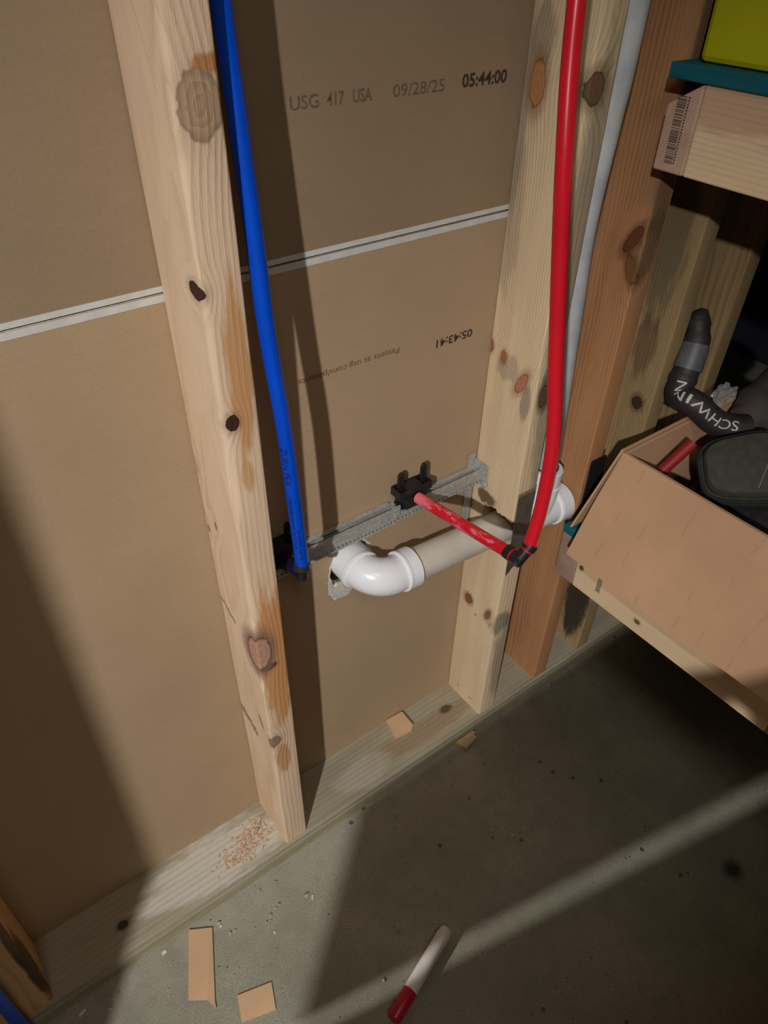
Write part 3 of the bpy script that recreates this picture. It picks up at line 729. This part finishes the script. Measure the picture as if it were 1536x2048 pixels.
# ---------------- cardboard box and what is in it ----------------
cb = empty('cardboard_box', (.70, -.37, .4550), 'open brown cardboard box of gear on the lower shelf', 'box')
zb0 = .4552; T = .0045
B0, B1 = (.478, -.1480), (.478, -.70)
T0, T1 = (.5570, -.1480), (.5600, -.70); hb = .152
def slab(name, quad, thick_dir, mat=CARD, n=1):
    b = nb(); q = [V(p) for p in quad]; t = V(thick_dir)
    hexa(b, [q[0], q[1], q[1]+t, q[0]+t, q[3], q[2], q[2]+t, q[3]+t]); return mk(name, b, mat, parent=cb, bev=.001)
zt_ = zb0+hb
b = nb(); box(b, .480, .98, -.6995, -.1525, zb0, zb0+T); mk('bottom', b, CARD, parent=cb)
# front side: slightly bowed panel
b = nb(); NI, NJ = 24, 10; g = []
for i in range(NI+1):
    row = []
    for j in range(NJ+1):
        s_, t_ = i/NI, j/NJ; y = B0[1]+(B1[1]-B0[1])*s_
        x = .478 + (.0785+.003*s_)*t_ + .0035*math.sin(math.pi*t_)*(-1) + .0015*mnoise.noise(V((s_*5, t_*3, 1)))
        row.append(V((x, y, zb0+.0002+hb*t_)))
    g.append(row)
for off in (0, T):
    vs = [[b.verts.new(p+V((off, 0, off*.0))) for p in r_] for r_ in g]
    for i in range(NI):
        for j in range(NJ): b.faces.new((vs[i][j], vs[i+1][j], vs[i+1][j+1], vs[i][j+1]))
    if off == 0: va = vs
for i in range(NI):
    for j in (0, NJ): b.faces.new((va[i][j], va[i+1][j], vs[i+1][j], vs[i][j]))
for j in range(NJ):
    for i in (0, NI): b.faces.new((va[i][j], va[i][j+1], vs[i][j+1], vs[i][j]))
mk('side_panel', b, CARD, parent=cb, smooth='auto')
slab('end_panel', [(.484, -.1480, zb0), (.980, -.1480, zb0), (.980, -.1480, zt_), (.5615, -.1480, zt_)], (0, -T, 0))
slab('end_panel', [(.484, -.6950, zb0), (.980, -.6950, zb0), (.980, -.6950, zt_), (.5615, -.6950, zt_)], (0, -T, 0))
slab('side_panel', [(.980, -.1480, zb0), (.980, -.6995, zb0), (.980, -.6995, zt_), (.980, -.1480, zt_)], (T, 0, 0))
# folded-out end flap, seen edge on
slab('flap', [(.4985, -.1290, zb0+.030), (.960, -.1290, zb0+.030), (.960, -.1440, zt_+.004), (.5560, -.1440, zt_+.004)], (0, -.0035, 0))

# dark bag lying in the box
def blob(name, c, r, mat, label=None, cat=None, parent=None, seed=0, amp=.18, sub=4, sq=1., zmin=None):
    b = nb(); bmesh.ops.create_icosphere(b, subdivisions=sub, radius=1)
    for v in b.verts:
        d = v.co.normalized()
        e = V([math.copysign(abs(k)**sq, k) for k in d])
        f = 1 + amp*mnoise.noise(e*1.7+V((seed, 0, 0))) + amp*.4*mnoise.noise(e*4+V((0, seed, 0)))
        p = V((e.x*r[0]*f, e.y*r[1]*f, e.z*r[2]*f)) + V(c)
        if zmin is not None: p.z = max(p.z, zmin)
        v.co = p
    o = mk(name, b, mat, (c[0], c[1], c[2]-r[2]) if not parent else None, parent=parent, smooth=True)
    if label: tag(o, label, cat)
    return o
zin = zb0+T+.0005
blob('fabric_bag', (.80, -.42, .500), (.15, .24, .045), FABK, 'black fabric heap filling the bottom of the cardboard box', 'bag', seed=3, amp=.12, sq=.7, zmin=zin)
# olive pouch
pc = V((.6740, -.2660, .6030)); view = (V((-.238, -.628, 1.2))-pc).normalized()
PUR = plain('olive_fabric', L(62, 62, 52), .85, 0, .18, 90, bump=.5)
e = empty('pouch', pc, 'small olive-black zipped pouch lying in the box', 'pouch')
nrm = (view*.8+V((0, 0, .5))).normalized(); rt = V((.80, -.55, -.05)); rt = (rt-nrm*rt.dot(nrm)).normalized(); ut = nrm.cross(rt)
def rounded(bm, W, H, D, taper=.12, rr=.35, base=0, mi=0, rows=((0, 1), (.5, 1), (.85, .95), (1, .8))):
    rings = []
    for tz, sc in rows:
        ring = []
        for k in range(48):
            a = 2*math.pi*k/48; c, s = math.cos(a), math.sin(a)
            x = math.copysign(abs(c)**rr, c)*W*sc; y = math.copysign(abs(s)**rr, s)*H*sc*(1+taper*x/W)
            ring.append(bm.verts.new(pc + rt*x + ut*y + nrm*(base+D*tz)))
        rings.append(ring)
    for i in range(len(rings)-1):
        for k in range(48): bm.faces.new((rings[i][k], rings[i][(k+1) % 48], rings[i+1][(k+1) % 48], rings[i+1][k])).material_index = mi
    bm.faces.new(rings[0][::-1]); bm.faces.new(rings[-1])
b = nb(); rounded(b, .058, .050, .026, base=-.030, rr=.55, rows=((0, .85), (.3, 1), (1, 1))); mk('back_shell', b, PUR, parent=e, smooth='auto')
b = nb(); rounded(b, .053, .045, .020, base=-.004, rr=.55, rows=((0, 1), (.6, 1), (.9, .93), (1, .8))); mk('front_shell', b, PUR, parent=e, smooth='auto')
b = nb(); rg = []
for k in range(49):
    a = 2*math.pi*k/48; c, s = math.cos(a), math.sin(a)
    x = math.copysign(abs(c)**.55, c)*.0575; y = math.copysign(abs(s)**.55, s)*.0495*(1+.12*x/.058); rg.append(pc+rt*x+ut*y-nrm*.003)
sweep(b, rg, .0026, 8, ref=nrm); mk('piping', b, FABK, parent=e, smooth='auto')
b = nb(); sweep(b, [pc+rt*(.010+.026*t)+ut*(-.038+.052*t)+nrm*.0162 for t in [k/6 for k in range(7)]], .0007, 6, ref=nrm); mk('crease_seam', b, plain('grey_seam', L(130, 130, 120), .7), parent=e)

# padded black tube with white lettering
TUB = plain('black_rubber', L(46, 42, 42), .6, 0, .2, 40, bump=.25)
tp = catmull([(.7560, -.0935, .752), (.7500, -.0945, .735), (.7420, -.1050, .710), (.7270, -.1120, .675), (.7150, -.1160, .652), (.7070, -.1240, .636), (.7090, -.1480, .635), (.7280, -.1800, .612), (.7480, -.2010, .606), (.7640, -.2120, .606)], 8)
rr_ = [(.014+.006*min(1, i/26))*min(1, .35+i*.13) for i in range(len(tp))]
b = nb(); sweep(b, tp, rr_, 24, ref=view, wob=lambda i, k: 1+.06*math.sin(i*.9)*(1 if i < 34 else .1))
tb = tag(mk('rubber_hose', b, TUB, (.73, -.15, .59), smooth='auto'), 'curved black tube with white upside-down lettering, rising from the box', 'tube')
b = nb(); sweep(b, tp[17:26], [r*1.08 for r in rr_[17:26]], 20, ref=view); mk('grey_tape', b, plain('grey_tape', L(92, 94, 98), .5, 0, .15, 80, bump=.4), parent=tb, smooth='auto')
TL = sum((tp[i+1]-tp[i]).length for i in range(len(tp)-1))
WL = plain('white_lettering', L(205, 198, 190), .6)
text_on_tube('lettering', 'SCHWINN', .0210, tp, .0198, TL-.022, -.10, WL, tb, width=.118, flip=-1, ref=view)
# big dark sleeve going up to the right
DG = plain('charcoal_cloth', L(72, 64, 60), .85, 0, .22, 30, bump=.5)
sp_ = catmull([(.785, -.1850, .598), (.810, -.1900, .600), (.850, -.1960, .618), (.910, -.2000, .645), (.965, -.2050, .675)], 8)
b = nb(); sweep(b, sp_, [.018+.022*min(1, i/12) for i in range(len(sp_))], 24, ref=view, wob=lambda i, k: 1+.08*mnoise.noise(V((i*.4, math.cos(k*.26)*1.5, math.sin(k*.26)*1.5))))
slv = tag(mk('padded_sleeve', b, DG, (.93, -.16, .60), smooth='auto'), 'thick charcoal padded sleeve slanting up to the right edge', 'sleeve')
# crinkled clear wrap
PW = NT('clear_wrap'); pw = PW.done(L(205, 200, 196), .18); PW.b.inputs['Alpha'].default_value = .32
def wrap(c, r, seed, label):
    b = nb(); bmesh.ops.create_icosphere(b, subdivisions=4, radius=1)
    for v in b.verts:
        d = v.co.normalized(); f = 1 + .5*mnoise.noise(d*2+V((seed, 0, 0))) + .22*abs(mnoise.noise(d*6+V((seed, 2, 0))))
        v.co = V((d.x*r[0]*f, d.y*r[1]*f, d.z*r[2]*f)) + V(c)
    return tag(mk('plastic_wrap', b, pw, (c[0], c[1], c[2]-r[2])), label, 'plastic')
wrap((.792, -.1480, .622), (.022, .012, .015), 1, 'crinkled clear plastic between the lettered tube and the padded sleeve')
wrap((.850, -.2850, .640), (.040, .020, .026), 5, 'crinkled pale plastic at the right edge behind the pouch')
# red handle in the box
b = nb(); sweep(b, [V((.600, -.1720, .545)).lerp(V((.670, -.1850, .600)), k/6) for k in range(7)], .0085, 16, ref=V((0, 0, 1)))
tag(mk('hand_tool', b, plain('dull_red', L(150, 34, 34), .5), (.63, -.18, .54), smooth='auto'), 'dull red rod-like tool handle inside the cardboard box', 'tool')

# ---------------- small things on the floor and the plate ----------------
def flat(name, pts, z, th, mat, label, cat, curl=0, group=None):
    b = nb(); n = len(pts); cx = sum(p[0] for p in pts)/n; cy = sum(p[1] for p in pts)/n
    lift = lambda i: curl if i == curl_i else 0
    A = [b.verts.new((p[0], p[1], z + (p[2] if len(p) > 2 else 0))) for p in pts]; B = [b.verts.new((p[0], p[1], z+th+(p[2] if len(p) > 2 else 0))) for p in pts]
    b.faces.new(A[::-1]); b.faces.new(B)
    for k in range(n): b.faces.new((A[k], A[(k+1) % n], B[(k+1) % n], B[k]))
    return tag(mk(name, b, mat, (cx, cy, z)), label, cat, group)
curl_i = -1
G_ = 'cardboard scraps'
flat('cardboard_scrap', [(-.1799, -.1008, .001), (-.1499, -.1184, .001), (-.1905, -.2080, .0005), (-.1929, -.2170, .0005), (-.1985, -.2010, .003), (-.2201, -.1861, .003)], .0003, .0026, CARDP, 'long strip of tan cardboard lying on the lit floor near the plate', 'cardboard', group=G_)
flat('cardboard_scrap', [(-.162, -.2203), (-.1147, -.234), (-.1268, -.2675), (-.1725, -.2532)], .0003, .0026, CARDP, 'small square of tan cardboard on the floor by the bottom edge', 'cardboard', group=G_)
flat('cardboard_scrap', [(.2640, -.0015), (.2985, -.0035), (.2975, -.0383), (.2900, -.0440), (.2560, -.0400)], .0383, .0075, CARDP, 'tan cardboard piece on the bottom plate against the drywall', 'cardboard', group=G_)
flat('cardboard_scrap', [(.3560, -.0950, .002), (.3960, -.0945, .002), (.4000, -.1000), (.3930, -.1030), (.3950, -.1090), (.3620, -.1160)], .0008, .0075, CARDP, 'brown cardboard piece on the floor against the plate edge near the yellowish stud', 'cardboard', group=G_)
mk_ = empty('marker_pen', (.066, -.348, 0), 'chunky white marker with a red cap on the floor', 'marker')
ma, mb = V((.1310, -.3310, .0111)), V((-.0040, -.3765, .0111)); md = (ma-mb).normalized(); ml = (ma-mb).length
b = nb(); lathe(b, mb+md*.043, md, [(0, .0098), (.001, .0104), (ml-.052, .0104), (ml-.050, .0098), (ml-.0485, .0092), (ml-.043, .0088), (ml-.0415, .0070)], 32); mk('barrel', b, MARKW, parent=mk_, smooth='auto')
b = nb(); lathe(b, mb, md, [(0, .0088), (.002, .0102), (.041, .0109), (.0428, .0109), (.043, .0098)], 32); mk('cap', b, MARKR, parent=mk_, smooth='auto')
# wood shavings (uncountable) and pen mark
b = nb(); rnd = random.Random(11)
for k in range(230):
    a = rnd.gauss(0, 1); c = rnd.gauss(0, 1); x = -.050+a*.026; y = -.052+c*.012+a*.006
    if y < -.088 or y > -.006 or (-.004 < x < .042): continue
    th = rnd.uniform(0, 3.14); l = rnd.uniform(.0008, .0038); w_ = rnd.uniform(.0003, .0008); d = V((math.cos(th), math.sin(th), 0)); n_ = V((-d.y, d.x, 0)); c0 = V((x, y, .0386))
    u = rnd.uniform(0, .0012)
    hexa(b, [c0-d*l-n_*w_, c0+d*l-n_*w_+V((0, 0, u)), c0+d*l+n_*w_+V((0, 0, u)), c0-d*l+n_*w_]+[p+V((0, 0, .0003)) for p in (c0-d*l-n_*w_, c0+d*l-n_*w_+V((0, 0, u)), c0+d*l+n_*w_+V((0, 0, u)), c0-d*l+n_*w_)])
tag(mk('wood_shavings', b, plain('shavings', L(206, 160, 122), .9, 0, .2, 300), (-.05, -.05, .038)), 'orange wood shavings scattered on the plate left of the pale stud', 'shavings', kind='stuff')
b = nb()
for k in range(4): sweep(b, [V((-.030+.004*k+.006*t, -.047+.003*k+.010*t, .0384)) for t in (0, .5, 1)], .0005, 6)
mk('pen_mark', b, plain('pen_blue', L(60, 80, 150), .8), parent=pl_)
# grit
b = nb(); rnd = random.Random(4)
for k in range(260):
    x = rnd.uniform(-.45, .9); y = rnd.uniform(-.75, -.11) if k % 3 else -.10-abs(rnd.gauss(0, .05))
    r = rnd.choice((.0007, .0009, .0012, .0016, .0024)) if k % 14 else .0036
    r = r*rnd.uniform(.7, 1.1)
    m = Matrix.Translation((x, y, r*.5)) @ Matrix.Diagonal((r*rnd.uniform(.8, 1.5), r, r*.7, 1))
    r0 = bmesh.ops.create_icosphere(b, subdivisions=1, radius=1, matrix=m)
    for v in r0['verts']: v.co += V((rnd.uniform(-1, 1), rnd.uniform(-1, 1), rnd.uniform(-1, 0)))*r*.25
tag(mk('grit', b, plain('grit', L(165, 155, 138), .9, 0, .3, 90), (0, -.3, 0)), 'tiny pebbles and crumbs scattered over the concrete floor', 'grit', kind='stuff')
b = nb()
def chip(x, y, l, w_, a, h=.0012):
    d = V((math.cos(a), math.sin(a), 0)); n_ = V((-d.y, d.x, 0)); c = V((x, y, .0002))
    q = [c-d*l-n_*w_, c+d*l*.8-n_*w_*.8, c+d*l+n_*w_, c-d*l*.7+n_*w_*1.1]
    hexa(b, q+[p+V((0, 0, h)) for p in q])
WCH = plain('plaster_chip', L(228, 222, 210), .9, 0, .1, 200)
for lab, (x, y, l, w_, a) in {'white plaster chip on the floor in front of the pale stud': (-.0041, -.1692, .0036, .0013, .9),
    'tiny white chip midway between the pale stud and the cardboard strip': (-.0775, -.1790, .0018, .0015, .2),
    'white chip beside the top of the cardboard strip': (-.1385, -.1235, .0024, .0013, .4),
    'pale splinter on the floor in the shadow at lower left': (-.345, -.112, .0058, .0017, .3),
    'small cream chip where plate meets floor above the cardboard strip': (-.222, -.107, .0040, .0022, .1)}.items():
    b = nb(); chip(x, y, l, w_, a); tag(mk('plaster_chip', b, WCH, (x, y, 0)), lab, 'chip', 'chips on the floor')

# unseen cabinet added behind the camera, sized to shade the floor
b = nb(); box(b, -.76, .95, -1.40, -.86, 0, 1.0)
cab = tag(mk('added_shade_cabinet', b, plain('dull_paint', L(120, 112, 100), .8), (.15, -1.1, 0), bev=.004), 'unseen cabinet block added behind the camera to shade the floor', 'cabinet')
for x in (-.26, .15, .56):
    b = nb(); box(b, x-.195, x+.195, -.860, -.846, .06, .95); d_ = mk('door', b, OFFW, parent=cab, bev=.002)
    b = nb(); sweep(b, [V((x+.15, -.836, .40)), V((x+.15, -.836, .48))], .005, 12); mk('handle', b, GALV, parent=d_)
